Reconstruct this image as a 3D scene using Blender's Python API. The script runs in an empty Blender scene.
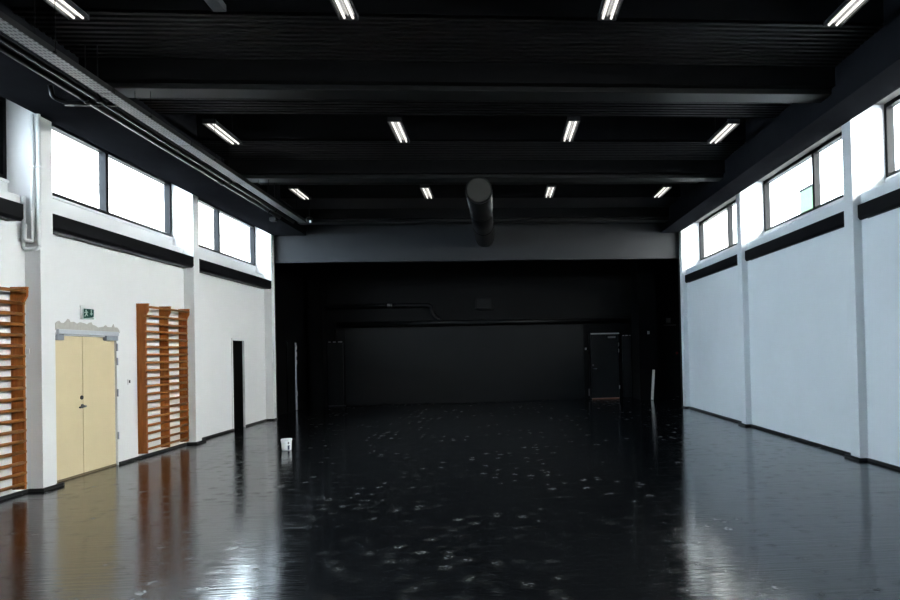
import bpy, bmesh, math, random
from mathutils import Vector, Matrix
random.seed(4)
K = 0.92                      # survey units -> metres
PI = math.pi
COL = bpy.context.scene.collection

# ------------------------------------------------------------------ materials
def mat(name, color=(.5, .5, .5), rough=.5, metal=0.0, spec=.5, emit=None, emit_s=0.0,
        noise=0.0, nscale=8.0, nstretch=(1, 1, 1), bump=0.0, bscale=40.0, color2=None, rvar=0.0):
    m = bpy.data.materials.new(name); m.use_nodes = True
    nt = m.node_tree; b = nt.nodes['Principled BSDF']
    b.inputs['Base Color'].default_value = (*color, 1)
    b.inputs['Roughness'].default_value = rough
    b.inputs['Metallic'].default_value = metal
    b.inputs['Specular IOR Level'].default_value = spec
    if emit:
        b.inputs['Emission Color'].default_value = (*emit, 1)
        b.inputs['Emission Strength'].default_value = emit_s
    tc = nt.nodes.new('ShaderNodeTexCoord'); mp = nt.nodes.new('ShaderNodeMapping')
    mp.inputs['Scale'].default_value = nstretch
    nt.links.new(tc.outputs['Object'], mp.inputs['Vector'])
    n = nt.nodes.new('ShaderNodeTexNoise'); n.inputs['Scale'].default_value = nscale; n.inputs['Detail'].default_value = 5
    nt.links.new(mp.outputs['Vector'], n.inputs['Vector'])
    cr = nt.nodes.new('ShaderNodeValToRGB')
    c2 = color2 or tuple(c * (1 - noise) for c in color)
    cr.color_ramp.elements[0].position = .3; cr.color_ramp.elements[1].position = .7
    cr.color_ramp.elements[0].color = (*c2, 1); cr.color_ramp.elements[1].color = (*color, 1)
    nt.links.new(n.outputs['Fac'], cr.inputs['Fac'])
    nt.links.new(cr.outputs['Color'], b.inputs['Base Color'])
    if rvar:
        mr = nt.nodes.new('ShaderNodeMapRange')
        mr.inputs['To Min'].default_value = rough - rvar; mr.inputs['To Max'].default_value = rough + rvar
        nt.links.new(n.outputs['Fac'], mr.inputs['Value']); nt.links.new(mr.outputs['Result'], b.inputs['Roughness'])
    if bump:
        n2 = nt.nodes.new('ShaderNodeTexNoise'); n2.inputs['Scale'].default_value = bscale; n2.inputs['Detail'].default_value = 3
        nt.links.new(mp.outputs['Vector'], n2.inputs['Vector'])
        bp = nt.nodes.new('ShaderNodeBump'); bp.inputs['Strength'].default_value = bump; bp.inputs['Distance'].default_value = .01
        nt.links.new(n2.outputs['Fac'], bp.inputs['Height']); nt.links.new(bp.outputs['Normal'], b.inputs['Normal'])
    return m

M = {}
M['white'] = mat('white_wall_paint', (.76, .765, .78), .55, noise=.03, nscale=1.3, spec=.3)
M['white_right'] = mat('white_wall_paint_right', (.72, .75, .775), .5, noise=.04, nscale=1.3, spec=.3)  # slightly darker, bluer white than the left wall
M['black'] = mat('black_paint', (.0045, .0045, .0048), .7, noise=.3, nscale=5, spec=.03)
M['black_soffit'] = mat('black_soffit_paint', (.0112, .0118, .0142), .8, noise=.2, nscale=4, spec=0)
M['deck'] = mat('dark_steel_deck', (.0060, .0052, .0056), .5, noise=.3, nscale=2, spec=.2)
M['recess'] = mat('black_recess', (.004, .004, .005), .8, spec=.1)
M['beam'] = mat('painted_beam', (.0055, .0057, .006), .45, noise=.25, nscale=3, spec=.2)
M['fascia'] = mat('charcoal_fascia', (.0105, .0115, .0135), .6, noise=.15, nscale=3, spec=.18)
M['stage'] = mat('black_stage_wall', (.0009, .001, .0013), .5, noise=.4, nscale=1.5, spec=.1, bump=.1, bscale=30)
M['stage_low'] = mat('black_stage_panel', (.0024, .0028, .0035), .45, noise=.4, nscale=1.2, spec=.2, bump=.1, bscale=20)
M['base'] = mat('black_baseboard', (.006, .006, .007), .45)
M['casing'] = mat('black_casing', (.0035, .0035, .005), .5, noise=.2, spec=.15)
M['frame'] = mat('dark_window_frame', (.004, .0045, .006), .5, spec=.12)
M['wframe'] = mat('white_frame', (.7, .71, .73), .4)
M['cream'] = mat('cream_door', (.685, .575, .37), .42, noise=.04, nscale=3, spec=.3)
M['seam'] = mat('door_seam', (.18, .13, .07), .6)
M['steel'] = mat('grey_steel', (.30, .33, .38), .45, metal=.2, noise=.1)
M['chrome'] = mat('brushed_metal', (.45, .45, .46), .3, metal=.9)
M['tray'] = mat('galvanised_tray', (.17, .17, .175), .45, metal=.3, noise=.1)
M['darkpipe'] = mat('dark_pipe', (.004, .004, .0045), .36, spec=.13)
M['pipewhite'] = mat('white_pipe', (.68, .69, .7), .3)
M['wood'] = mat('varnished_pine', (.33, .105, .018), .4, color2=(.22, .06, .009), nscale=6, nstretch=(6, 6, .6), spec=.2)
M['rung'] = mat('pine_rung', (.33, .125, .03), .4, color2=(.2, .065, .013), nscale=6, nstretch=(6, .6, 6), spec=.2)
M['plaster'] = mat('bare_plaster', (.47, .455, .42), .8, noise=.12, nscale=18)
M['green'] = mat('sign_green', (.0, .07, .052), .4)
M['signwhite'] = mat('sign_white', (.8, .9, .86), .4)
M['bucket'] = mat('white_bucket', (.82, .82, .83), .35)
M['navy'] = mat('dark_label', (.02, .03, .07), .4)
M['plastic'] = mat('white_plastic', (.7, .7, .72), .4)
M['greyplastic'] = mat('grey_plastic', (.03, .032, .036), .5, spec=.2)
M['pale'] = mat('pale_board', (.75, .72, .68), .5, noise=.1)
M['red'] = mat('red_plastic', (.12, .004, .004), .5, spec=.1)
M['brownmetal'] = mat('brown_threshold', (.35, .14, .07), .35)
M['void'] = mat('unlit_black', (.004, .004, .004), .9, spec=.1)
M['tube'] = mat('fluorescent_tube', (.9, .9, .88), .3, emit=(1, .96, .88), emit_s=.55)
M['reflector'] = mat('aluminium_reflector', (.55, .56, .58), .25, metal=.8)
M['niche'] = mat('light_grey_lintel', (.16, .155, .15), .7, spec=.1)
M['duct'] = mat('dark_duct', (.004, .004, .0042), .38, noise=.3, nscale=6, spec=.2)
M['handle'] = mat('dark_metal_handle', (.08, .08, .085), .35, metal=.5)
M['facade_dimmed'] = mat('dimmed_facade', (.34, .34, .34), .8, noise=.04)  # pale facade darkened to weaken its bright reflection in the floor
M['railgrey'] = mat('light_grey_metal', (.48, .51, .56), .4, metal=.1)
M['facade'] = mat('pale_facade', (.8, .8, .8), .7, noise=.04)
M['joint'] = mat('facade_joint', (.017, .017, .018), .9, spec=0)
M['facadeglass'] = mat('greenish_facade_glass', (.062, .090, .060), .9, spec=0)
M['asphalt'] = mat('asphalt', (.2, .2, .2), .9, noise=.2)
M['dark_strip'] = mat('grey_strip', (.2, .21, .25), .5, noise=.2)

# perforated tray bottom: round holes punched through a galvanised plate
def perforated():
    m = bpy.data.materials.new('perforated_tray'); m.use_nodes = True
    nt = m.node_tree; b = nt.nodes['Principled BSDF']
    b.inputs['Roughness'].default_value = .4; b.inputs['Metallic'].default_value = .3
    tc = nt.nodes.new('ShaderNodeTexCoord'); v = nt.nodes.new('ShaderNodeTexVoronoi')
    mp = nt.nodes.new('ShaderNodeMapping'); mp.inputs['Scale'].default_value = (1, .55, 1)
    v.inputs['Scale'].default_value = 27; v.inputs['Randomness'].default_value = .12
    nt.links.new(tc.outputs['Object'], mp.inputs['Vector']); nt.links.new(mp.outputs['Vector'], v.inputs['Vector'])
    r = nt.nodes.new('ShaderNodeValToRGB')
    r.color_ramp.elements[0].position = .28; r.color_ramp.elements[0].color = (.015, .015, .016, 1)
    r.color_ramp.elements[1].position = .38; r.color_ramp.elements[1].color = (.19, .19, .195, 1)
    nt.links.new(v.outputs['Distance'], r.inputs['Fac']); nt.links.new(r.outputs['Color'], b.inputs['Base Color'])
    return m
M['perf'] = perforated()

def floor_mat():
    m = bpy.data.materials.new('glossy_black_floor'); m.use_nodes = True
    nt = m.node_tree; N = nt.nodes; L = nt.links; b = N['Principled BSDF']
    tc = N.new('ShaderNodeTexCoord')
    def noise(scale, stretch, detail=4, dist=0):
        mp = N.new('ShaderNodeMapping'); mp.inputs['Scale'].default_value = stretch
        L.new(tc.outputs['Object'], mp.inputs['Vector'])
        n = N.new('ShaderNodeTexNoise'); n.inputs['Scale'].default_value = scale; n.inputs['Detail'].default_value = detail
        n.inputs['Distortion'].default_value = dist
        L.new(mp.outputs['Vector'], n.inputs['Vector']); return n.outputs['Fac']
    def ramp(src, a, bb, lo=0, hi=1):
        r = N.new('ShaderNodeMapRange'); r.inputs['From Min'].default_value = a; r.inputs['From Max'].default_value = bb
        r.inputs['To Min'].default_value = lo; r.inputs['To Max'].default_value = hi; r.clamp = True
        L.new(src, r.inputs['Value']); return r.outputs['Result']
    def math_(op, a, c):
        n = N.new('ShaderNodeMath'); n.operation = op
        for i, s in enumerate((a, c)):
            if isinstance(s, (int, float)): n.inputs[i].default_value = s
            else: L.new(s, n.inputs[i])
        return n.outputs[0]
    # dusty shoe prints: small blotches, gathered in loose patches in the middle of the hall
    vor = N.new('ShaderNodeTexVoronoi'); vor.voronoi_dimensions = '2D'; vor.inputs['Scale'].default_value = 4.6; vor.inputs['Randomness'].default_value = 1
    L.new(tc.outputs['Object'], vor.inputs['Vector'])
    edge = noise(9, (1, 1, 1), 4, .6)
    dist = math_('ADD', vor.outputs['Distance'], math_('MULTIPLY', edge, .7))
    blot = ramp(dist, .46, .72, 1, 0)
    cells = N.new('ShaderNodeSeparateColor'); L.new(vor.outputs['Color'], cells.inputs[0])
    pick = ramp(cells.outputs[0], .1, .95)
    patches = ramp(noise(.7, (1, 1, 1), 2), .32, .56)
    grain = ramp(noise(26, (1, 1.6, 1), 3), .3, .62)
    dust = math_('MULTIPLY', math_('MULTIPLY', blot, pick), math_('MULTIPLY', patches, grain))
    mix = N.new('ShaderNodeMix'); mix.data_type = 'RGBA'
    mix.inputs['A'].default_value = (.0055, .006, .007, 1); mix.inputs['B'].default_value = (.05, .051, .049, 1)
    L.new(dust, mix.inputs['Factor']); L.new(mix.outputs['Result'], b.inputs['Base Color'])
    wear = ramp(noise(1.2, (.5, 1.6, 1), 4), .3, .7, .075, .13)
    L.new(math_('ADD', wear, math_('MULTIPLY', dust, .28)), b.inputs['Roughness'])
    b.inputs['IOR'].default_value = 1.43
    # roller / board streaks running across the hall
    streak = noise(2.2, (.45, 14, 1), 4)
    scratch = ramp(noise(3.2, (.25, 26, 1), 2), .66, .72)
    fine = noise(30, (1, 1.8, 1), 2)
    hgt = math_('ADD', math_('MULTIPLY', streak, .9), math_('ADD', math_('MULTIPLY', scratch, .5), math_('MULTIPLY', fine, .16)))
    bp = N.new('ShaderNodeBump'); bp.inputs['Strength'].default_value = .38; bp.inputs['Distance'].default_value = .006
    L.new(hgt, bp.inputs['Height']); L.new(bp.outputs['Normal'], b.inputs['Normal'])
    return m
M['floor'] = floor_mat()

def glass():
    m = bpy.data.materials.new('window_glass'); m.use_nodes = True
    nt = m.node_tree; nt.nodes.remove(nt.nodes['Principled BSDF'])
    out = nt.nodes['Material Output']; mx = nt.nodes.new('ShaderNodeMixShader')
    t = nt.nodes.new('ShaderNodeBsdfTransparent'); g = nt.nodes.new('ShaderNodeBsdfGlossy')
    t.inputs['Color'].default_value = (.93, .96, .95, 1); g.inputs['Roughness'].default_value = .02
    f = nt.nodes.new('ShaderNodeFresnel'); f.inputs['IOR'].default_value = 1.45
    ge = nt.nodes.new('ShaderNodeNewGeometry'); mr = nt.nodes.new('ShaderNodeMapRange')   # same reflectance on both faces of the thin pane
    mr.inputs['To Min'].default_value = 1.45; mr.inputs['To Max'].default_value = 1 / 1.45
    nt.links.new(ge.outputs['Backfacing'], mr.inputs['Value']); nt.links.new(mr.outputs['Result'], f.inputs['IOR'])
    nt.links.new(f.outputs[0], mx.inputs[0]); nt.links.new(t.outputs[0], mx.inputs[1]); nt.links.new(g.outputs[0], mx.inputs[2])
    nt.links.new(mx.outputs[0], out.inputs['Surface'])
    return m
M['glass'] = glass()

# ------------------------------------------------------------------ mesh helpers
def bx(bm, x0, x1, y0, y1, z0, z1, bev=0):
    g = bmesh.ops.create_cube(bm, size=1)
    vs = g['verts']
    for v in vs:
        v.co = Vector(((x0 + x1) / 2 + v.co.x * (x1 - x0), (y0 + y1) / 2 + v.co.y * (y1 - y0), (z0 + z1) / 2 + v.co.z * (z1 - z0)))
    if bev:
        es = list({e for v in vs for e in v.link_edges})
        bmesh.ops.bevel(bm, geom=es, offset=bev, segments=2, affect='EDGES', profile=.6)
    return vs

def BX(x0, x1, y0, y1, z0, z1, bev=0):
    bm = bmesh.new(); bx(bm, min(x0, x1), max(x0, x1), y0, y1, z0, z1, bev); return bm

def tube(bm, pts, r, n=12, cap=True, rx=None):
    """swept tube through points"""
    pts = [Vector(p) for p in pts]; rings = []
    up = Vector((0, 0, 1))
    for i, p in enumerate(pts):
        d = (pts[min(i + 1, len(pts) - 1)] - pts[max(i - 1, 0)]).normalized()
        a = d.cross(up)
        if a.length < 1e-3: a = d.cross(Vector((0, 1, 0)))
        a.normalize(); c = a.cross(d).normalized()
        rings.append([bm.verts.new(p + a * (rx or r) * math.cos(2 * PI * k / n) + c * r * math.sin(2 * PI * k / n)) for k in range(n)])
    for A, B in zip(rings, rings[1:]):
        for k in range(n):
            f = bm.faces.new((A[k], A[(k + 1) % n], B[(k + 1) % n], B[k])); f.smooth = True
    if cap:
        bm.faces.new(rings[0][::-1]); bm.faces.new(rings[-1])
    bmesh.ops.recalc_face_normals(bm, faces=bm.faces)

def TUBE(pts, r, n=12, rx=None):
    bm = bmesh.new(); tube(bm, pts, r, n, rx=rx); return bm

def lathe(bm, cx, cy, prof, n=32):
    rings = [[bm.verts.new((cx + r * math.cos(2 * PI * k / n), cy + r * math.sin(2 * PI * k / n), z)) for k in range(n)] for r, z in prof]
    for A, B in zip(rings, rings[1:]):
        for k in range(n):
            f = bm.faces.new((A[k], A[(k + 1) % n], B[(k + 1) % n], B[k])); f.smooth = True
    bm.faces.new(rings[0][::-1]); bm.faces.new(rings[-1])

def prism(bm, poly, axis, a, b):
    """extrude a 2-D polygon (list of two coords) along axis from a to b"""
    def mk(p, t):
        return {'x': (t, p[0], p[1]), 'y': (p[0], t, p[1]), 'z': (p[0], p[1], t)}[axis]
    A = [bm.verts.new(mk(p, a)) for p in poly]; B = [bm.verts.new(mk(p, b)) for p in poly]
    n = len(poly)
    for k in range(n): bm.faces.new((A[k], A[(k + 1) % n], B[(k + 1) % n], B[k]))
    bm.faces.new(A[::-1]); bm.faces.new(B)
    bmesh.ops.recalc_face_normals(bm, faces=bm.faces)

def PRISM(poly, axis, a, b):
    bm = bmesh.new(); prism(bm, poly, axis, a, b); return bm

def wpos(o):
    p = Vector((0, 0, 0))
    while o is not None: p = p + o.location; o = o.parent
    return p

def obj(name, bm, m, parent=None, origin=None):
    """survey-unit world mesh -> ONE linked object with its origin at its base"""
    for v in bm.verts: v.co *= K
    if origin is None:
        xs = [v.co.x for v in bm.verts]; ys = [v.co.y for v in bm.verts]; zs = [v.co.z for v in bm.verts]
        o3 = Vector(((min(xs) + max(xs)) / 2, (min(ys) + max(ys)) / 2, min(zs)))
    else: o3 = Vector(origin) * K
    for v in bm.verts: v.co -= o3
    me = bpy.data.meshes.new(name); bm.to_mesh(me); bm.free()
    me.materials.append(M[m] if isinstance(m, str) else m)
    o = bpy.data.objects.new(name, me); COL.objects.link(o)
    o.location = o3 - (wpos(parent) if parent else Vector((0, 0, 0)))
    o.parent = parent
    return o

def thing(name, label, cat, loc, group=None):
    o = bpy.data.objects.new(name, None); COL.objects.link(o)
    o.empty_display_size = .1
    o.location = Vector(loc) * K; o['label'] = label; o['category'] = cat
    if group: o['group'] = group
    return o

def tag(o, label, cat, group=None):
    o['label'] = label; o['category'] = cat
    if group: o['group'] = group
    return o

def struct(name, bm, m, label, cat='wall'):
    o = obj(name, bm, m, None, (0, 0, 0)); o['kind'] = 'structure'; o['label'] = label; o['category'] = cat
    return o

def sroot(name, label, cat, loc):
    o = thing(name, label, cat, loc); o['kind'] = 'structure'; return o

def dup(root, loc, label):
    r = root.copy(); COL.objects.link(r); r.location = Vector(loc) * K; r['label'] = label
    for ch in list(root.children):
        c = ch.copy(); COL.objects.link(c); c.parent = r
        for g in ch.children:
            d = g.copy(); COL.objects.link(d); d.parent = c
    return r

# ------------------------------------------------------------------ key planes (survey units)
XL, XLr, XLg = -6.489, -6.70, -6.95      # left: pilaster face, wall face, glass plane
XR, XRr, XRg = 5.619, 5.756, 6.20
OUT = 7.35
Y0, Y1, Y2 = -5.2, 19.975, 24.4          # rear wall, end of white hall, far black wall
PF = [0.67, 5.47, 10.273, 15.07, 19.975]  # far edges of the pilasters
PW = .27
ZS, ZN = 5.37, 5.62                      # soffit underside, niche ceiling
ZC = 5.93                                # deck
BAY = [(Y0, PF[0] - PW)] + [(PF[i], PF[i + 1] - PW) for i in range(4)]

# floor
fl = struct('floor', BX(-OUT - .2, OUT + .2, Y0 - .3, Y2 + .3, -.3, 0), 'floor', 'glossy black floor of the hall, mirroring the white side walls', 'floor')

# ------------------------------------------------------------------ side walls
def side_wall(side):
    s = -1 if side == 'left' else 1
    xf, xr, xg = (XL, XLr, XLg) if s < 0 else (XR, XRr, XRg)
    xo = xg + s * .14                     # outer face just outside the glass
    m = 'white' if s < 0 else 'white_right'
    bm = bmesh.new()
    def B(a, b, y0, y1, z0, z1): bx(bm, min(a, b), max(a, b), y0, y1, z0, z1)
    doors = [(10.635, 12.262, 2.265), (17.33, 18.11, 2.29)] if s < 0 else []
    for (a, b) in BAY:
        y = a
        for (d0, d1, dz) in doors:
            if a < d0 < b:
                B(xr, xo, y, d0, 0, 4.2); B(xr, xo, d0, d1, dz, 4.2); y = d1
        B(xr, xo, y, b, 0, 4.2)
        B(xg - s * .03, xo, a, b, 4.2, 4.44)
    w = struct('wall_' + side, bm, m, f'long white {side} side wall with high windows and shallow pilasters')
    for (a, b) in BAY:
        obj('lintel', BX(xf + s * .005, xo, a, b, ZN, 6.5), 'niche', w)
    for f in PF:
        p = obj('pilaster', BX(xf, xo, f - PW, f, 0, ZN), m, w)
        bb = bmesh.new()
        t = xf - s * .03
        bx(bb, min(t, xf), max(t, xf), f - PW - .03, f + (.15 if f < 19 else 0), 0, .046)
        bx(bb, min(xf, xr - s * .03), max(xf, xr - s * .03), f - PW - .03, f - PW, 0, .046)
        obj('skirting', bb, 'base', p)
    bm = bmesh.new()
    for (a, b) in BAY:
        y = a
        segs = []
        for (d0, d1, dz) in doors:
            if a < d0 < b: segs.append((y, d0)); y = d1
        segs.append((y, b - .03))
        for (p, q) in segs:
            if q - p > .1 and not (a == PF[2] and p == a and s < 0): bx(bm, min(xr, xr - s * .03), max(xr, xr - s * .03), p, q, 0, .046)
    o = struct('baseboard_' + side, bm, 'base', f'thin black baseboard along the {side} wall', 'baseboard')
    return w
WL = side_wall('left'); WR = side_wall('right')

# end walls
bm = bmesh.new(); bx(bm, -OUT, OUT, Y0 - .3, Y0, 0, 6.5)
struct('wall_rear', bm, 'white', 'white wall behind the viewer')
# black stage recess
bm = bmesh.new()
bx(bm, -OUT - .2, OUT + .2, Y2, Y2 + .3, 0, 6.5)
wf = struct('wall_far', bm, 'stage', 'black painted wall at the far end of the recess')
obj('lower_panel', BX(-5.48, 3.15, Y2 - .03, Y2, .0, 2.78, .005), 'stage_low', wf)
bm = bmesh.new(); bx(bm, -OUT, -6.84, Y1, Y2, 0, 6.5)
struct('wall_recess_left', bm, 'stage', 'black left side wall of the dark recess')
bm = bmesh.new(); bx(bm, 6.95, OUT, Y1, Y2, 0, 6.5)
struct('wall_recess_right', bm, 'stage', 'black right side wall of the dark recess')
# outer edge strips of the opening (black painted reveal behind the last pilasters)
bm = bmesh.new(); bx(bm, -7.4, XL + .02, Y1 + .002, Y1 + .09, 0, 6.5); struct('trim_1', bm, 'stage', 'black edge of the opening beside the last left pilaster', 'trim')
bm = bmesh.new(); bx(bm, XR - .03, 7.4, Y1 + .002, Y1 + .09, 0, 6.5); struct('trim_2', bm, 'stage', 'black edge of the opening beside the last right pilaster', 'trim')
bm = bmesh.new(); bx(bm, -OUT, OUT, Y1, Y1 + .25, 4.58, 6.5)
struct('wall_header', bm, 'fascia', 'dark grey header wall hanging over the black recess')
# white faces added outside so the last windows show white, not black walls
bm = bmesh.new(); bx(bm, 6.345, 7.42, Y1 - .05, Y1, -.6, 6.6); struct('wall_outside_right', bm, 'facade', 'white outside wall added to brighten the last right window')
bm = bmesh.new(); bx(bm, -7.42, -7.095, Y1 - .05, Y1, -.6, 6.6); struct('wall_outside_left', bm, 'facade', 'white outside wall added to brighten the last left window')
# column blocks inside the recess
bm = bmesh.new(); bx(bm, -6.6, -6.15, Y2 - .5, Y2, 0, 6.5); struct('trim_3', bm, 'stage', 'black boxed column in the far left corner of the recess', 'trim')
bm = bmesh.new(); bx(bm, 4.98, 5.62, 23.15, Y2, 0, 6.5); struct('trim_4', bm, 'stage', 'black boxed column right of the far door', 'trim')

# ------------------------------------------------------------------ ceiling
def deck_zone(bm, y0, y1):
    per = .118; h = .045; y = y0; prof = []
    while y < y1 - 1e-4:
        for (t, z) in ((0, 0), (.46, 0), (.56, h), (.9, h), (1, 0)):
            yy = min(y + t * per, y1); prof.append((yy, ZC + z))
        y += per
    prof.append((y1, ZC))
    A = [bm.verts.new((-5.6, p[0], p[1])) for p in prof]; B = [bm.verts.new((5.5, p[0], p[1])) for p in prof]
    for i in range(len(prof) - 1):
        if (prof[i + 1][0] - prof[i][0]) + abs(prof[i + 1][1] - prof[i][1]) < 1e-6: continue
        bm.faces.new((A[i], B[i], B[i + 1], A[i + 1]))

ceil_ = struct('ceiling', BX(-OUT - .2, OUT + .2, Y0 - .3, Y2 + .3, 6.5, 6.62), 'recess', 'black ceiling of ribbed steel decking between deep beams', 'ceiling')
beam_far = [9.85 + 4.78 * k for k in range(-3, 3)]
ends = [Y0] + beam_far
for i, b in enumerate(ends):
    nxt = (beam_far[i] - .5) if i < len(beam_far) else Y1
    bm = bmesh.new()
    a1 = min(b + 1.65, nxt); deck_zone(bm, b, a1)
    c0 = b + 3.05
    if c0 < nxt: deck_zone(bm, c0, nxt)
    obj('ribbed_deck', bm, 'deck', ceil_)
    for yy in (a1 - .012, c0):
        if yy < nxt - .1: obj('recess_side', BX(-5.6, 5.5, yy, yy + .012, ZC + .045, 6.5), 'recess', ceil_)
for b in beam_far:
    bm = bmesh.new()
    bx(bm, -5.6, 5.2, b - .48, b - .06, 5.655, 6.5)           # web
    bo = obj('beam', bm, 'black', ceil_)
    obj('flange', BX(-5.6, 5.2, b - .36, b, 5.575, 5.655, .012), 'beam', bo)  # underside's light put into a lighter, glossier paint than the web
for s, xf in ((-1, XL), (1, XR)):
    xi = s * (5.05 if s > 0 else 5.56)
    obj('soffit', BX(xi, xf, Y0, Y1, ZS, 6.5), 'black_soffit', ceil_)

# ------------------------------------------------------------------ windows
def window(n, side, y0, y1, mull, label, dark=False):
    s = -1 if side == 'left' else 1
    xg = XLg if s < 0 else XRg
    r = sroot(f'window_{n}', label, 'window', (xg, (y0 + y1) / 2, 4.44))
    z0, z1 = 4.44, ZN
    xi, xo = xg - s * .02, xg + s * .10
    w = .065
    bm = bmesh.new()
    def B(a, b, c, d): bx(bm, min(xi, xo), max(xi, xo), a, b, c, d)
    B(y0, y1, z0, z0 + w); B(y0, y1, z1 - w, z1); B(y0, y0 + w, z0 + w, z1 - w); B(y1 - w, y1, z0 + w, z1 - w)
    obj('window_frame', bm, 'frame', r)
    obj('mullion', BX(xi, xo, mull - w * .7, mull + w * .7, z0 + w, z1 - w), 'frame', r)
    for (a, b) in ((y0 + w, mull - w * .7), (mull + w * .7, y1 - w)):
        obj('pane', BX(xg + s * .04, xg + s * .052, a, b, z0 + w, z1 - w), 'glass', r)
    if dark:
        obj('dark_strip', BX(xg + s * .06, xg + s * .075, y1 - .7, y1 - .06, z0, z1), 'dark_strip', r)  # grey strip outside the glass, giving the pane its dark tone
    obj('sill', BX(xg - s * .03, xg - s * .05, y0, y1, 4.40, 4.44), 'wframe', r)
    return r
ords = {'left': ['white-walled left side, second bay behind the viewer', 'left side, bay beside the viewer', 'left edge of the photo, dark pane over the near wall bars',
                 'left wall above the cream double door, two wide panes', 'left wall above the narrow dark doorway'],
        'right': ['right side, second bay behind the viewer', 'right side, bay beside the viewer', 'right edge of the photo, cut by the frame',
                  'right wall between the second and third pilasters, green pane seen outside', 'far end of the right wall, smallest in view']}
n = 1
for side in ('left', 'right'):
    for i, (a, b) in enumerate(BAY):
        if side == 'left' and i == 0: continue      # unseen bay walled up to dim the right pilaster sides
        if i == 0: a = b - 4.5
        mull = a + 2.13 if i else a + 2.2
        if side == 'left': mull = a + 2.18
        window(n, side, a, b, mull, 'high dark-framed window, ' + ords[side][i], dark=(side == 'left' and i == 2)); n += 1
# unseen infill: rear strip on the right, whole left bay closed to cut light
for s, xg in ((-1, XLg), (1, XRg)):
    w = WL if s < 0 else WR
    obj('infill', BX(xg - s * .03, s * OUT, Y0, BAY[0][1] - (4.5 if s > 0 else 0), 4.44, ZN), 'white', w)

# ------------------------------------------------------------------ black casings under the windows
lab = {('left', 2): 'long black boxed casing under the window at the left edge, above the near wall bars',
       ('left', 3): 'long black boxed casing under the left window above the cream double door',
       ('left', 4): 'long black boxed casing under the left window above the narrow dark doorway',
       ('right', 2): 'black boxed casing under the window cut off by the right edge',
       ('right', 3): 'long black boxed casing on the right wall between the two big pilasters',
       ('right', 4): 'black boxed casing under the smallest window at the far end of the right wall'}
for side, s, xf, xr in (('left', -1, XL, XLr), ('right', 1, XR, XRr)):
    for i in (1, 2, 3, 4):
        a, b = BAY[i]
        if i == 1: continue
        xi = 5.695 if s > 0 else -6.485
        if s < 0 and i == 2: b -= .33
        t = thing('wall_casing', lab[(side, i)], 'casing', (xr, (a + b) / 2, 3.79), 'black casings under the high windows')
        bm = bmesh.new()
        za, zb = 3.785, 4.02
        prism(bm, [(xi, za + .04), (xi, zb), (xr, zb), (xr, za), (xi + s * .03, za)], 'y', a + .005, b - .005)
        obj('body', bm, 'casing', t)
        bm = bmesh.new(); bx(bm, min(xi + s * .05, xr), max(xi + s * .05, xr), a + .2, b - .2, za - .012, za + .002)
        obj('grille', bm, 'greyplastic', t)

# ------------------------------------------------------------------ cream double door (left)
d = sroot('door_1', 'cream double door in the left wall', 'door', (XLr, 11.45, 0))
da, dm, db, dz = 10.635, 11.325, 12.262, 2.265
xf = XLr - .02
obj('leaf_narrow', BX(xf - .06, xf, da + .01, dm - .006, .03, dz - .03, .004), 'cream', d)
lf = obj('leaf_wide', BX(xf - .06, xf, dm + .006, db - .035, .03, dz - .03, .004), 'cream', d)
obj('backing', BX(-7.08, -6.9, da, db, 0, dz), 'seam', d)
bm = bmesh.new()
bx(bm, XLr - .09, XLr + .012, db - .03, db, 0, dz); bx(bm, XLr - .09, XLr + .012, da, db, dz - .028, dz + .02)
obj('door_frame', bm, 'wframe', d)
obj('threshold', BX(XLr - .09, XLr - .01, da, db - .03, 0, .028), 'seam', d)
bm = bmesh.new(); bx(bm, XLr + .012, XLr + .055, da, db - .02, dz - .005, dz + .07, .01)
cl = obj('closer_rail', bm, 'railgrey', d)
obj('closer_box', BX(XLr - .015, XLr + .05, da, da + .13, dz - .10, dz - .005, .008), 'steel', d)
obj('closer_box', BX(XLr - .015, XLr + .05, db - .38, db - .04, dz - .085, dz - .005, .008), 'steel', d)
bm = bmesh.new()
tube(bm, [(xf - .002, dm - .03, 1.11), (xf + .055, dm - .03, 1.11), (xf + .07, dm - .045, 1.11), (xf + .07, dm - .2, 1.10)], .016, 10)
tube(bm, [(xf - .002, dm - .03, 1.11), (xf + .014, dm - .03, 1.11)], .034, 16)
obj('door_handle', bm, 'handle', d)
bm = bmesh.new(); tube(bm, [(xf - .002, dm - .04, 1.25), (xf + .014, dm - .04, 1.25)], .034, 16); obj('lock_cylinder', bm, 'greyplastic', d)
for z in (.45, 1.2, 1.75, 2.0):
    obj('hinge', TUBE([(XLr + .02, db - .025, z), (XLr + .02, db - .025, z + .13)], .014, 10), 'steel', d)
# bare plaster patch over the door
pts = []
top = [(0, .09), (.05, .12), (.09, .13), (.13, .10), (.2, .10), (.25, .13), (.29, .17), (.33, .16), (.36, .12), (.45, .13), (.52, .10), (.6, .13), (.7, .12), (.78, .10), (.84, .13), (.9, .14), (.93, .10),
       (1.0, .09), (1.08, .06), (1.16, .07), (1.24, .08), (1.3, .11), (1.35, .08), (1.42, .08), (1.48, .08), (1.53, .14), (1.56, .08), (1.64, .08), (1.7, .04), (1.72, -.01)]
bm = bmesh.new()
bot = [(y, -.005 + .012 * math.sin(y * 17) + .008 * math.sin(y * 41)) for y, _ in top][::-1]
poly = [(da + y, 2.335 + z) for y, z in top[:-1]] + [(da + 1.72, 2.33)] + [(da + y, 2.335 + z - .01) for y, z in bot[1:]]
prism(bm, poly, 'x', XLr - .01, XLr + .004)
obj('bare_plaster', bm, 'plaster', WL)

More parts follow.
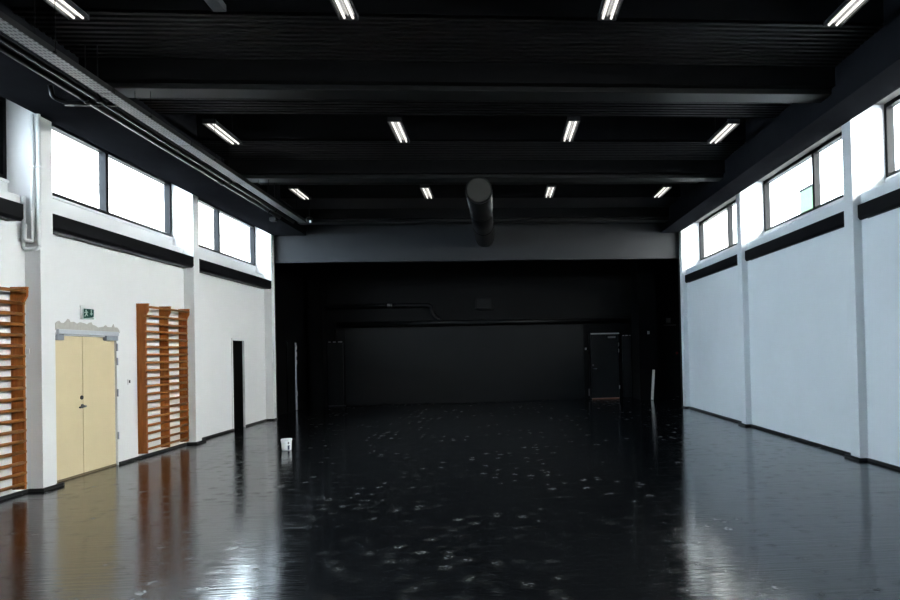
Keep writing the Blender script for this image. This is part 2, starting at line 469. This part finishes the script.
# narrow dark doorway (left wall, far)
d = sroot('door_2', 'narrow dark doorway with a white frame in the left wall', 'door', (XLr, 17.68, 0))
bm = bmesh.new()
bx(bm, -8.9, -8.8, 17.0, 18.4, 0, 2.5); bx(bm, -8.9, -7.34, 17.0, 17.1, 0, 2.5); bx(bm, -8.9, -7.34, 18.3, 18.4, 0, 2.5); bx(bm, -8.9, -7.34, 17, 18.4, 2.4, 2.5); bx(bm, -8.9, -7.34, 17, 18.4, -.1, -.001)
obj('dark_passage', bm, 'void', d)
bm = bmesh.new()
bx(bm, -7.35, XLr - .03, 17.335, 17.345, 0, 2.285); bx(bm, -7.35, XLr - .03, 18.075, 18.105, 0, 2.285); bx(bm, -7.35, XLr - .03, 17.345, 18.075, 2.27, 2.288)
obj('lining', bm, 'void', d)
bm = bmesh.new()
bx(bm, XLr - .028, XLr + .02, 17.29, 17.345, 0, 2.27); bx(bm, XLr - .028, XLr + .02, 18.09, 18.17, 0, 2.27); bx(bm, XLr - .028, XLr + .02, 17.29, 18.15, 2.27, 2.33)
obj('door_frame', bm, 'wframe', d)

# ------------------------------------------------------------------ wall bars
def wall_bars(label, y_posts, loc):
    t = thing('wall_bars', label, 'wall bars', loc, 'wooden wall bars on the left wall')
    th = .04
    for y in y_posts:
        prof = [(XLr, .09), (XLr + .16, .09), (XLr + .16, 2.66), (XLr + .18, 2.70), (XLr + .21, 2.76), (XLr + .21, 2.872), (XLr, 2.872)]
        obj('post', PRISM(prof, 'y', y - th / 2, y + th / 2), 'wood', t)
        bm = bmesh.new(); bx(bm, XLr - .0, XLr + .215, y - th / 2 - .006, y + th / 2 + .006, 2.872, 2.885)
        obj('post_cap', bm, 'wood', t)
    for k in range(19):
        z = .165 + k * .1465
        x = XLr + .145
        if k == 18: z = 2.82; x = XLr + .19
        obj('rung', TUBE([(x, y_posts[0] - .03, z), (x, y_posts[-1] + .03, z)], .024, 12, rx=.018), 'rung', t)
    return t
wall_bars('wooden wall bars at the left edge, cut off by the photo', (8.09, 8.91, 9.73), (XLr + .1, 8.9, .09))
wall_bars('complete set of wooden wall bars right of the cream double door', (12.93, 13.76, 14.56), (XLr + .1, 13.75, .09))

# ------------------------------------------------------------------ exit sign (sticks out from the wall)
t = thing('exit_sign', 'small green and white escape sign on a grey bracket above the cream double door', 'sign', (XLr, 11.27, 2.51))
obj('bracket', PRISM([(XLr, 2.51), (XLr + .045, 2.51), (XLr + .03, 2.58), (XLr + .02, 2.73), (XLr, 2.74)], 'y', 11.23, 11.30), 'plastic', t)
obj('diffuser', BX(XLr + .045, XLr + .215, 11.24, 11.29, 2.505, 2.53, .008), 'signwhite', t)
pl = obj('sign_panel', PRISM([(XLr + .05, 2.528), (XLr + .18, 2.54), (XLr + .19, 2.555), (XLr + .192, 2.668), (XLr + .05, 2.685)], 'y', 11.25, 11.28), 'green', t)
bm = bmesh.new(); X = XLr + .055; Yf = 11.246
def q(poly): prism(bm, [(X + a, 2.537 + b) for a, b in poly], 'y', Yf, Yf + .005)
lathe_c = [(.035 + .011 * math.cos(k * PI / 5), .118 + .011 * math.sin(k * PI / 5)) for k in range(10)]
q(lathe_c)                                                        # head
q([(.026, .10), (.044, .104), (.050, .06), (.032, .056)])         # body
q([(.032, .06), (.048, .062), (.062, .03), (.054, .024)])         # front leg
q([(.030, .064), (.042, .058), (.02, .016), (.010, .022)])        # rear leg
q([(.044, .104), (.066, .084), (.062, .077), (.042, .094)])       # arm
q([(.026, .10), (.008, .08), (.014, .074), (.03, .09)])
obj('running_figure', bm, 'signwhite', pl); bm = bmesh.new()
q([(.107, .125), (.121, .125), (.121, .06), (.107, .06)])         # arrow
q([(.093, .066), (.135, .066), (.114, .03)])
obj('arrow', bm, 'signwhite', pl)

# light switch and small fittings on the left wall
t = thing('light_switch', 'small white wall switch between the cream door and the wall bars', 'switch', (XLr, 12.62, 1.39))
obj('plate', BX(XLr, XLr + .012, 12.585, 12.665, 1.39, 1.49, .004), 'plastic', t)
obj('rocker', BX(XLr + .012, XLr + .02, 12.61, 12.645, 1.42, 1.47, .002), 'greyplastic', t)
t = thing('pilaster_socket', 'tiny white socket on the pilaster side behind the near wall bars', 'socket', (XLr + .02, 9.99, 1.96))
obj('plate', BX(XLr + .005, XLr + .055, 9.985, 10.001, 1.96, 2.03, .003), 'plastic', t)

# white pipes beside the first left pilaster
def bend(p0, p1, p2, r, n=6):
    p0, p1, p2 = map(Vector, (p0, p1, p2)); a = (p0 - p1).normalized(); b = (p2 - p1).normalized()
    A = p1 + a * r; B = p1 + b * r; out = []
    for k in range(n + 1):
        u = k / n; out.append(tuple((1 - u) ** 2 * A + 2 * u * (1 - u) * p1 + u * u * B))
    return out
def route(pts, r):
    out = [pts[0]]
    for i in range(1, len(pts) - 1): out += bend(pts[i - 1], pts[i], pts[i + 1], r)
    out.append(pts[-1]); return out
t = thing('heating_pipe', 'white pipe with the lower bend, right of the pair beside the first left pilaster', 'pipe', (-6.5, 9.94, 3.42))
obj('pipe', TUBE(route([(-6.465, 9.95, ZS), (-6.465, 9.95, 3.45), (-6.665, 9.93, 3.43), (-6.665, 9.93, 4.2)], .06), .028, 14), 'pipewhite', t)
obj('pipe_clip', TUBE([(-6.465, 9.95, 4.6), (-6.465, 9.95, 4.64)], .034, 14), 'plastic', t)
t = thing('heating_pipe', 'white pipe with the higher bend, left of the pair beside the first left pilaster', 'pipe', (-6.6, 9.9, 3.52))
obj('pipe', TUBE(route([(-6.55, 9.95, ZS), (-6.55, 9.95, 3.56), (-6.61, 9.87, 3.56), (-6.61, 9.87, 3.79)], .03), .027, 14), 'pipewhite', t)
obj('pipe_clip', TUBE([(-6.55, 9.95, 4.6), (-6.55, 9.95, 4.64)], .033, 14), 'plastic', t)

# ------------------------------------------------------------------ ceiling lights
zl = 5.85
L0 = thing('ceiling_light', '', 'ceiling light', (0, 0, zl), 'twin-tube ceiling lights in three rows')
ll = 1.17; hw = .115
bm = bmesh.new()
prism(bm, [(-hw, zl), (-hw, zl + .05), (-hw + .03, zl + .085), (hw - .03, zl + .085), (hw, zl + .05), (hw, zl), (hw - .008, zl), (hw - .01, zl + .048), (-hw + .01, zl + .048), (-hw + .008, zl)], 'y', -ll / 2, ll / 2)
obj('housing', bm, 'greyplastic', L0)
for sx in (-1, 1):
    obj('tube', TUBE([(sx * .05, -ll / 2 + .03, zl + .02), (sx * .05, ll / 2 - .012, zl + .02)], .016, 12), 'tube', L0)
    obj('hanger_wire', TUBE([(0, sx * .42, zl + .08), (0, sx * .42, 6.5)], .006, 6), 'darkpipe', L0)
bm = bmesh.new()
prism(bm, [(-.095, zl + .008), (-.1, zl + .045), (-.02, zl + .045), (0, zl + .012), (.02, zl + .045), (.1, zl + .045), (.095, zl + .008), (.102, zl + .047), (0, zl + .048), (-.102, zl + .047)], 'y', -ll / 2 + .01, ll / 2 - .01)
obj('reflector', bm, 'reflector', L0)
for sy in (-1, 1): obj('end_cap', BX(-hw, hw, sy * ll / 2 - .006, sy * ll / 2 + .006, zl, zl + .085), 'greyplastic', L0)
cols = [(-4.83, 'leftmost'), (-1.70, 'second from left'), (1.405, 'second from right'), (4.30, 'rightmost')]
rows = [(8.04, 'nearest row, cut by the top edge'), (12.75, 'middle row'), (17.41, 'farthest row, in front of the grey header')]
first = True
spots = [[(-4.83, 8.15), (-1.697, 8.04), (1.406, 7.94), (4.295, 8.005)],
         [(-4.85, 12.89), (-1.707, 12.746), (1.408, 12.66), (4.32, 12.757)],
         [(-4.83, 17.46), (-1.70, 17.41), (1.398, 17.35), (4.31, 17.40)]]
for ri, (_, rn) in enumerate(rows):
    for ci, (_, cn) in enumerate(cols):
        x, yf = spots[ri][ci]
        label = f'twin-tube ceiling light, {cn} of the {rn}'
        loc = (x, yf - ll / 2, zl)
        if first: L0.location = Vector(loc) * K; L0['label'] = label; first = False
        else: dup(L0, loc, label)

# dark hanging bar near the top left
t = thing('hanging_bar', 'dark grey bar hung between beams, just right of the top left light', 'bar', (-2.9, 7.0, 5.62))
obj('bar', BX(-3.02, -2.88, 5.9, 7.45, 5.62, 5.70, .01), 'greyplastic', t)
for y in (6.1, 7.2): obj('hanger_wire', TUBE([(-2.95, y, 5.7), (-2.95, y, 6.5 if y > 6.72 and y < 8.12 else ZC + .02)], .008, 6), 'darkpipe', t)

# ------------------------------------------------------------------ cable tray and pipes along the left
zt = 5.2
t = thing('cable_tray', 'long perforated grey cable tray hung along the left side of the ceiling', 'cable tray', (-4.85, 9, zt))
cuts = [-4.8, 2.0, 4.2, 6.45, 8.73, 10.86, 13.17, 15.4, 17.15]
x0, x1 = -4.945, -4.765
for a, b in zip(cuts, cuts[1:]):
    bm = bmesh.new()
    bx(bm, x0, x1, a + .012, b - .012, zt, zt + .006)
    s_ = obj('tray_section', bm, 'perf', t)
    for xa in (x0, x1 - .006): obj('side_rim', BX(xa, xa + .006, a + .012, b - .012, zt + .005, zt + .075), 'beam', s_)
for y in (3.1, 5.3, 7.6, 9.6, 11.7, 14.35, 16.3):
    bm = bmesh.new()
    ztop = 5.575 if 9.45 < y < 9.85 or 14.2 < y < 14.63 else (6.5 if any(b + 1.65 < y < b + 3.05 for b in ends) else ZC + .01)
    bx(bm, x0 - .02, x1 + .02, y - .015, y + .015, zt + .012, zt + .03)
    tube(bm, [(x1 + .015, y, zt + .02), (x1 + .015, y, ztop)], .004, 6)
    tube(bm, [(x0 - .015, y, zt + .02), (x0 - .015, y, ztop)], .004, 6)
    obj('hanger', bm, 'black', t)
def longpipe(x, z, r, y1, label):
    t = thing('service_pipe', label, 'pipe', (x, 6, z - r), 'dark pipes running beside the cable tray')
    obj('pipe', TUBE([(x, Y0 + .1, z), (x, y1, z)], r, 16), 'darkpipe', t)
    for y in (8.98, 13.2, 15.8):
        bm = bmesh.new(); tube(bm, [(x, y - .03, z), (x, y + .03, z)], r + .012, 16)
        tube(bm, [(x, y, z + r), (x, y, ZC if not any(b + 1.65 < y < b + 3.05 for b in ends) else 6.5)], .008, 6)
        obj('clamp', bm, 'darkpipe', t)
longpipe(-5.10, zt + .03, .035, 17.2, 'dark glossy pipe right beside the perforated cable tray')
longpipe(-5.25, zt + .03, .045, 16.6, 'dark glossy pipe second from the cable tray, nearer the left wall')
t = thing('branch_pipe', 'short dark branch pipe looping from the long pipes toward the left wall', 'pipe', (-5.4, 9.0, 5.13))
obj('pipe', TUBE(route([(-5.25, 9.05, zt), (-5.52, 9.0, zt - .01), (-5.62, 8.92, zt + .03), (-5.63, 8.9, ZS)], .05), .028, 12), 'darkpipe', t)
obj('bracket', BX(-5.6, -4.95, 9.12, 9.15, zt - .005, zt + .05), 'darkpipe', t)
t = thing('junction_box', 'small grey box on the far end of the dark pipes above the last left window', 'box', (-5.37, 16.7, 5.1))
obj('body', BX(-5.43, -5.28, 16.4, 16.58, 5.11, 5.2, .01), 'beam', t)

# round duct
t = thing('air_duct', 'round dark air duct coming out of the grey header wall', 'duct', (-.33, 17, 4.97))
cz = 5.25; cx = -.335; r = .275
obj('duct', TUBE([(cx, 14.0, cz), (cx, Y1 + .01, cz)], r, 40), 'duct', t)
bm = bmesh.new(); tube(bm, [(cx, 13.985, cz), (cx, 14.03, cz)], r + .012, 40)
obj('rim', bm, 'darkpipe', t)
bm = bmesh.new()
for i in range(1, 9): tube(bm, [(cx, 13.978 - .001 * i, cz), (cx, 13.986, cz)], r * (1 - i / 10), 32)
obj('end_grille', bm, mat('duct_filter', (.012, .011, .008), .7, noise=.3, nscale=30), t)
for y in (15.9, 17.9):
    bm = bmesh.new(); tube(bm, [(cx, y - .02, cz), (cx, y + .02, cz)], r + .01, 40); tube(bm, [(cx, y, cz + r), (cx, y, ZC if y > 17.7 else 6.5)], .01, 6)
    obj('strap', bm, 'darkpipe', t)

# camera dome by the end of the tray
t = thing('security_camera', 'small round dark camera with a painted highlight at the end of the cable tray', 'camera', (-4.6, 16.9, 5.1))
bm = bmesh.new(); lathe(bm, -4.62, 16.9, [(.02, 5.13), (.06, 5.15), (.08, 5.20), (.08, 5.26), (.06, 5.28)], 20); obj('dome', bm, 'darkpipe', t)
bm = bmesh.new(); bx(bm, -4.60, -4.55, 16.79, 16.825, 5.13, 5.19, .008); obj('lens', bm, 'plastic', t)  # white block standing in for the highlight on the camera
obj('mount', TUBE([(-4.62, 16.9, 5.28), (-4.62, 16.9, 6.5)], .008, 8), 'black', t)

# ------------------------------------------------------------------ bucket
t = thing('bucket', 'white plastic bucket standing alone on the black floor', 'bucket', (-4.18, 13.42, 0))
bm = bmesh.new()
cx, cy = -4.18, 13.42
lathe(bm, cx, cy, [(.085, 0), (.089, .006), (.098, .20), (.094, .20), (.083, .03)], 32)
obj('body', bm, 'bucket', t)
bm = bmesh.new(); lathe(bm, cx, cy, [(.097, .185), (.107, .19), (.108, .212), (.1, .222), (.09, .218)], 32); obj('rim', bm, 'bucket', t)
def arc_patch(a0, a1, z0, z1, rr, m, nm):
    bm = bmesh.new(); A = []; B = []; n_ = 8
    for k in range(n_ + 1):
        a = a0 + (a1 - a0) * k / n_
        r0 = .089 + .009 * (z0 / .2) + rr; r1 = .089 + .009 * (z1 / .2) + rr
        A.append(bm.verts.new((cx + r0 * math.cos(a), cy + r0 * math.sin(a), z0))); B.append(bm.verts.new((cx + r1 * math.cos(a), cy + r1 * math.sin(a), z1)))
    for k in range(n_): bm.faces.new((A[k], A[k + 1], B[k + 1], B[k]))
    obj(nm, bm, m, t)
arc_patch(math.radians(-62), math.radians(-38), .012, .10, .002, 'navy', 'dark_label')
arc_patch(math.radians(-60), math.radians(-44), .125, .165, .002, 'greyplastic', 'small_mark')
bm = bmesh.new(); tube(bm, [(cx + .102 * math.cos(a), cy - .01 + .104 * math.sin(a), .19 - .05 * abs(math.sin(a))) for a in [PI + k * PI / 14 for k in range(15)]], .003, 6); obj('handle', bm, 'plastic', t)

# ------------------------------------------------------------------ things in the black recess
YB = Y2 - .03
d = sroot('door_3', 'black door with metal fittings at the right of the far wall', 'door', (3.94, YB, 0))
obj('leaf', BX(3.42, 4.44, YB - .03, Y2, .03, 2.36, .005), 'stage_low', d)
bm = bmesh.new(); bx(bm, 3.36, 3.41, YB - .05, Y2, 0, 2.42); bx(bm, 4.45, 4.50, YB - .05, Y2, 0, 2.42); bx(bm, 3.36, 4.5, YB - .05, Y2, 2.37, 2.42)
obj('door_frame', bm, 'stage', d)
obj('closer_rail', BX(3.42, 4.48, YB - .11, YB - .05, 2.385, 2.43, .008), 'chrome', d)
obj('closer_box', BX(4.06, 4.34, YB - .1, YB - .03, 2.24, 2.30, .01), 'tray', d)
for z in (.35, 1.7, 1.93): obj('hinge', TUBE([(4.455, YB - .06, z), (4.455, YB - .06, z + .13)], .016, 8), 'chrome', d)
obj('door_handle', TUBE([(3.49, YB - .03, 1.12), (3.49, YB - .09, 1.12), (3.62, YB - .09, 1.12)], .014, 8), 'chrome', d)
obj('lock_cylinder', TUBE([(3.49, YB - .03, 1.25), (3.49, YB - .05, 1.25)], .03, 12), 'tray', d)
obj('threshold', BX(3.42, 4.44, YB - .08, YB - .0, 0, .028), 'brownmetal', d)
d = sroot('door_4', 'black door panel at the left of the far wall beside the boxed column', 'door', (-5.82, YB, 0))
obj('leaf', BX(-6.1, -5.56, YB - .03, Y2, .04, 2.28, .005), 'stage_low', d)
for a, b in ((-6.06, -5.98), (-5.9, -5.8), (-5.72, -5.58)): obj('top_fitting', BX(a, b, YB - .06, YB - .03, 2.285, 2.325), 'chrome', d)
obj('threshold', BX(-6.1, -5.5, YB - .06, YB, 0, .028), 'greyplastic', d)
d = sroot('door_5', 'black side door in the recess showing one pale vertical edge', 'door', (-6.83, 23.0, 0))
obj('leaf', BX(-6.84, -6.80, 22.05, 23.0, .02, 2.3, .004), 'stage', d)
obj('pale_edge', BX(-6.80, -6.775, 22.86, 22.97, .02, 2.28), 'steel', d)
for z in (1.55, 1.82, 2.05, .5): obj('hinge', TUBE([(-6.765, 22.92, z), (-6.765, 22.92, z + .14)], .018, 8), 'chrome', d)
d = sroot('door_6', 'flush black panel between the far door and the boxed column', 'door', (4.8, YB, 0))
obj('leaf', BX(4.60, 4.93, YB, Y2, .03, 2.32, .004), 'stage_low', d)
for a, b in ((4.62, 4.68), (4.73, 4.82), (4.88, 4.92)): obj('top_fitting', BX(a, b, YB - .02, YB, 2.315, 2.335), 'chrome', d)

t = thing('wall_switch', 'tiny pale wall switch left of the black far door', 'switch', (3.24, YB, 1.8))
obj('plate', BX(3.2, 3.26, YB - .02, YB, 1.82, 1.90, .003), 'plastic', t)
t = thing('low_socket', 'pale strip low on the wall left of the black far door', 'socket', (3.3, YB, .1))
obj('plate', BX(3.3, 3.345, YB - .02, YB, .12, .38, .003), 'tray', t)
t = thing('wooden_board', 'pale narrow board leaning against the black column at far right', 'board', (5.40, 23.02, 0))
bm = bmesh.new(); g = bx(bm, -.042, .042, -.015, .015, 0, 1.06, .003)
bmesh.ops.rotate(bm, verts=bm.verts, cent=(0, 0, 0), matrix=Matrix.Rotation(math.radians(-5.2), 3, 'X') @ Matrix.Rotation(math.radians(5.5), 3, 'Y'))
bmesh.ops.translate(bm, verts=bm.verts, vec=(5.37, 23.02, .012))
obj('board', bm, 'pale', t)
t = thing('wall_sensor', 'small pale box high on the black column above the leaning board', 'sensor', (5.33, 23.15, 2.33))
obj('body', BX(5.28, 5.35, 23.09, 23.15, 2.33, 2.44, .01), 'tray', t)
t = thing('emergency_lamp', 'small pale lamp box high on the far wall beside the right edge of the recess', 'lamp', (6.36, Y2, 2.7))
obj('body', BX(6.28, 6.44, Y2 - .12, Y2, 2.76, 2.94, .015), 'tray', t)
obj('base', BX(6.2, 6.65, Y2 - .05, Y2, 2.66, 2.70, .005), 'greyplastic', t)
t = thing('alarm_button', 'tiny red alarm button on the far wall at the right edge of the recess', 'button', (6.66, Y2, 1.58))
obj('body', BX(6.63, 6.71, Y2 - .04, Y2, 1.58, 1.67, .006), 'red', t)

t = thing('service_pipe', 'upper black pipe on the far wall that bends down to the lower one', 'pipe', (-4.5, 24.3, 3.0), 'black pipes on the far wall')
obj('pipe', TUBE(route([(-6.8, 24.2, 3.57), (-2.35, 24.2, 3.57), (-2.35, 24.2, 3.2), (-2.05, 24.2, 3.0)], .18), .075, 14), 'stage_low', t)
obj('label_band', TUBE([(-3.93, 24.2, 3.57), (-3.76, 24.2, 3.57)], .079, 14), 'tray', t)
for x in (-6, -4.6, -2.9):
    obj('clamp', BX(x - .02, x + .02, 24.2, Y2 - .002, 3.54, 3.60), 'stage', t)
t = thing('service_pipe', 'lower long black pipe across the far wall', 'pipe', (-1, 24.3, 2.8), 'black pipes on the far wall')
obj('pipe', TUBE([(-5.7, 24.22, 2.93), (4.8, 24.22, 2.89)], .09, 14), 'stage_low', t)
obj('drop_pipe', TUBE([(-5.76, 24.25, 2.95), (-5.76, 24.25, 2.34)], .025, 10), 'stage_low', t)
for x in (-5, -3, -1, 1, 3):
    obj('clamp', BX(x - .02, x + .02, 24.2, Y2 - .002, 2.88, 2.94), 'stage', t)
t = thing('wall_box', 'dark square box on the far wall above the lower pipe', 'box', (-.45, 24.3, 3.4))
obj('body', BX(-.78, -.15, 24.15, Y2, 3.38, 3.8, .015), 'stage', t)
obj('cover', BX(-.72, -.21, 24.13, 24.15, 3.43, 3.75, .008), 'stage_low', t)

# ------------------------------------------------------------------ outside
struct('ground', BX(-45, 45, -25, 60, -.75, -.65), 'asphalt', 'ground outside the hall', 'ground')
def building(x0, x1, y0, y1, h, s, label):
    t = thing('neighbour_building', label, 'building', ((x0 + x1) / 2, (y0 + y1) / 2, -.65))
    obj('body', BX(x0, x1, y0, y1, -.65, h), 'facade' if s > 0 else 'facade_dimmed', t)
    xf = x0 if s > 0 else x1
    bm = bmesh.new(); z = 2.0
    while z < h:
        bx(bm, xf - .02, xf + .02, y0, y1, z, z + .05); z += 1.6
    obj('cladding_joints', bm, 'joint', t)
    return t
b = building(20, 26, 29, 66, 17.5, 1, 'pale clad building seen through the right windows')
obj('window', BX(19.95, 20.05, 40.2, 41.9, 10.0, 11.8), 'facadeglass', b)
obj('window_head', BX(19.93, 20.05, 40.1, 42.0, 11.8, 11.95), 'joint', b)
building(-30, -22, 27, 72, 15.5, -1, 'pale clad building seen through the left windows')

# ------------------------------------------------------------------ world: overcast sky, brighter on the right-hand side
w = bpy.data.worlds.new('World'); bpy.context.scene.world = w; w.use_nodes = True
nt = w.node_tree; bg = nt.nodes['Background']
tc = nt.nodes.new('ShaderNodeTexCoord'); sp = nt.nodes.new('ShaderNodeSeparateXYZ')
nt.links.new(tc.outputs['Generated'], sp.inputs[0])
mr = nt.nodes.new('ShaderNodeMapRange'); mr.inputs['From Min'].default_value = -.6; mr.inputs['From Max'].default_value = .6
nt.links.new(sp.outputs['X'], mr.inputs['Value'])
mx = nt.nodes.new('ShaderNodeMix'); mx.data_type = 'RGBA'
mx.inputs['A'].default_value = (.62, .74, .88, 1); mx.inputs['B'].default_value = (1.10, 1.085, 1.07, 1)
nt.links.new(mr.outputs['Result'], mx.inputs['Factor']); nt.links.new(mx.outputs['Result'], bg.inputs['Color'])
bg.inputs['Strength'].default_value = 22

# ------------------------------------------------------------------ camera
cam = bpy.data.cameras.new('camera'); co = bpy.data.objects.new('camera', cam); COL.objects.link(co)
Rm = [[0.99656, -0.07977, -0.02233], [0.08009, 0.99669, 0.0138], [0.02116, -0.01554, 0.99966]]
right, fwd, up = Vector(Rm[0]), Vector(Rm[1]), Vector(Rm[2])
co.matrix_world = Matrix(((right.x, up.x, -fwd.x, 0), (right.y, up.y, -fwd.y, 0), (right.z, up.z, -fwd.z, 1.85 * K), (0, 0, 0, 1)))
cam.sensor_width = 36; cam.lens = 662.8966 * 36 / 900
cam.shift_x = (450 - 551.2546) / 900; cam.shift_y = (340.6903 - 300) / 900
cam.clip_start = .05
sc = bpy.context.scene; sc.camera = co
vs = sc.view_settings; vs.view_transform = 'Standard'; vs.look = 'None'; vs.gamma = 1; vs.use_curve_mapping = False; vs.exposure = 1.0
sc.cycles.max_bounces = 10; sc.cycles.diffuse_bounces = 6; sc.cycles.transparent_max_bounces = 12
sc.cycles.use_denoising = True
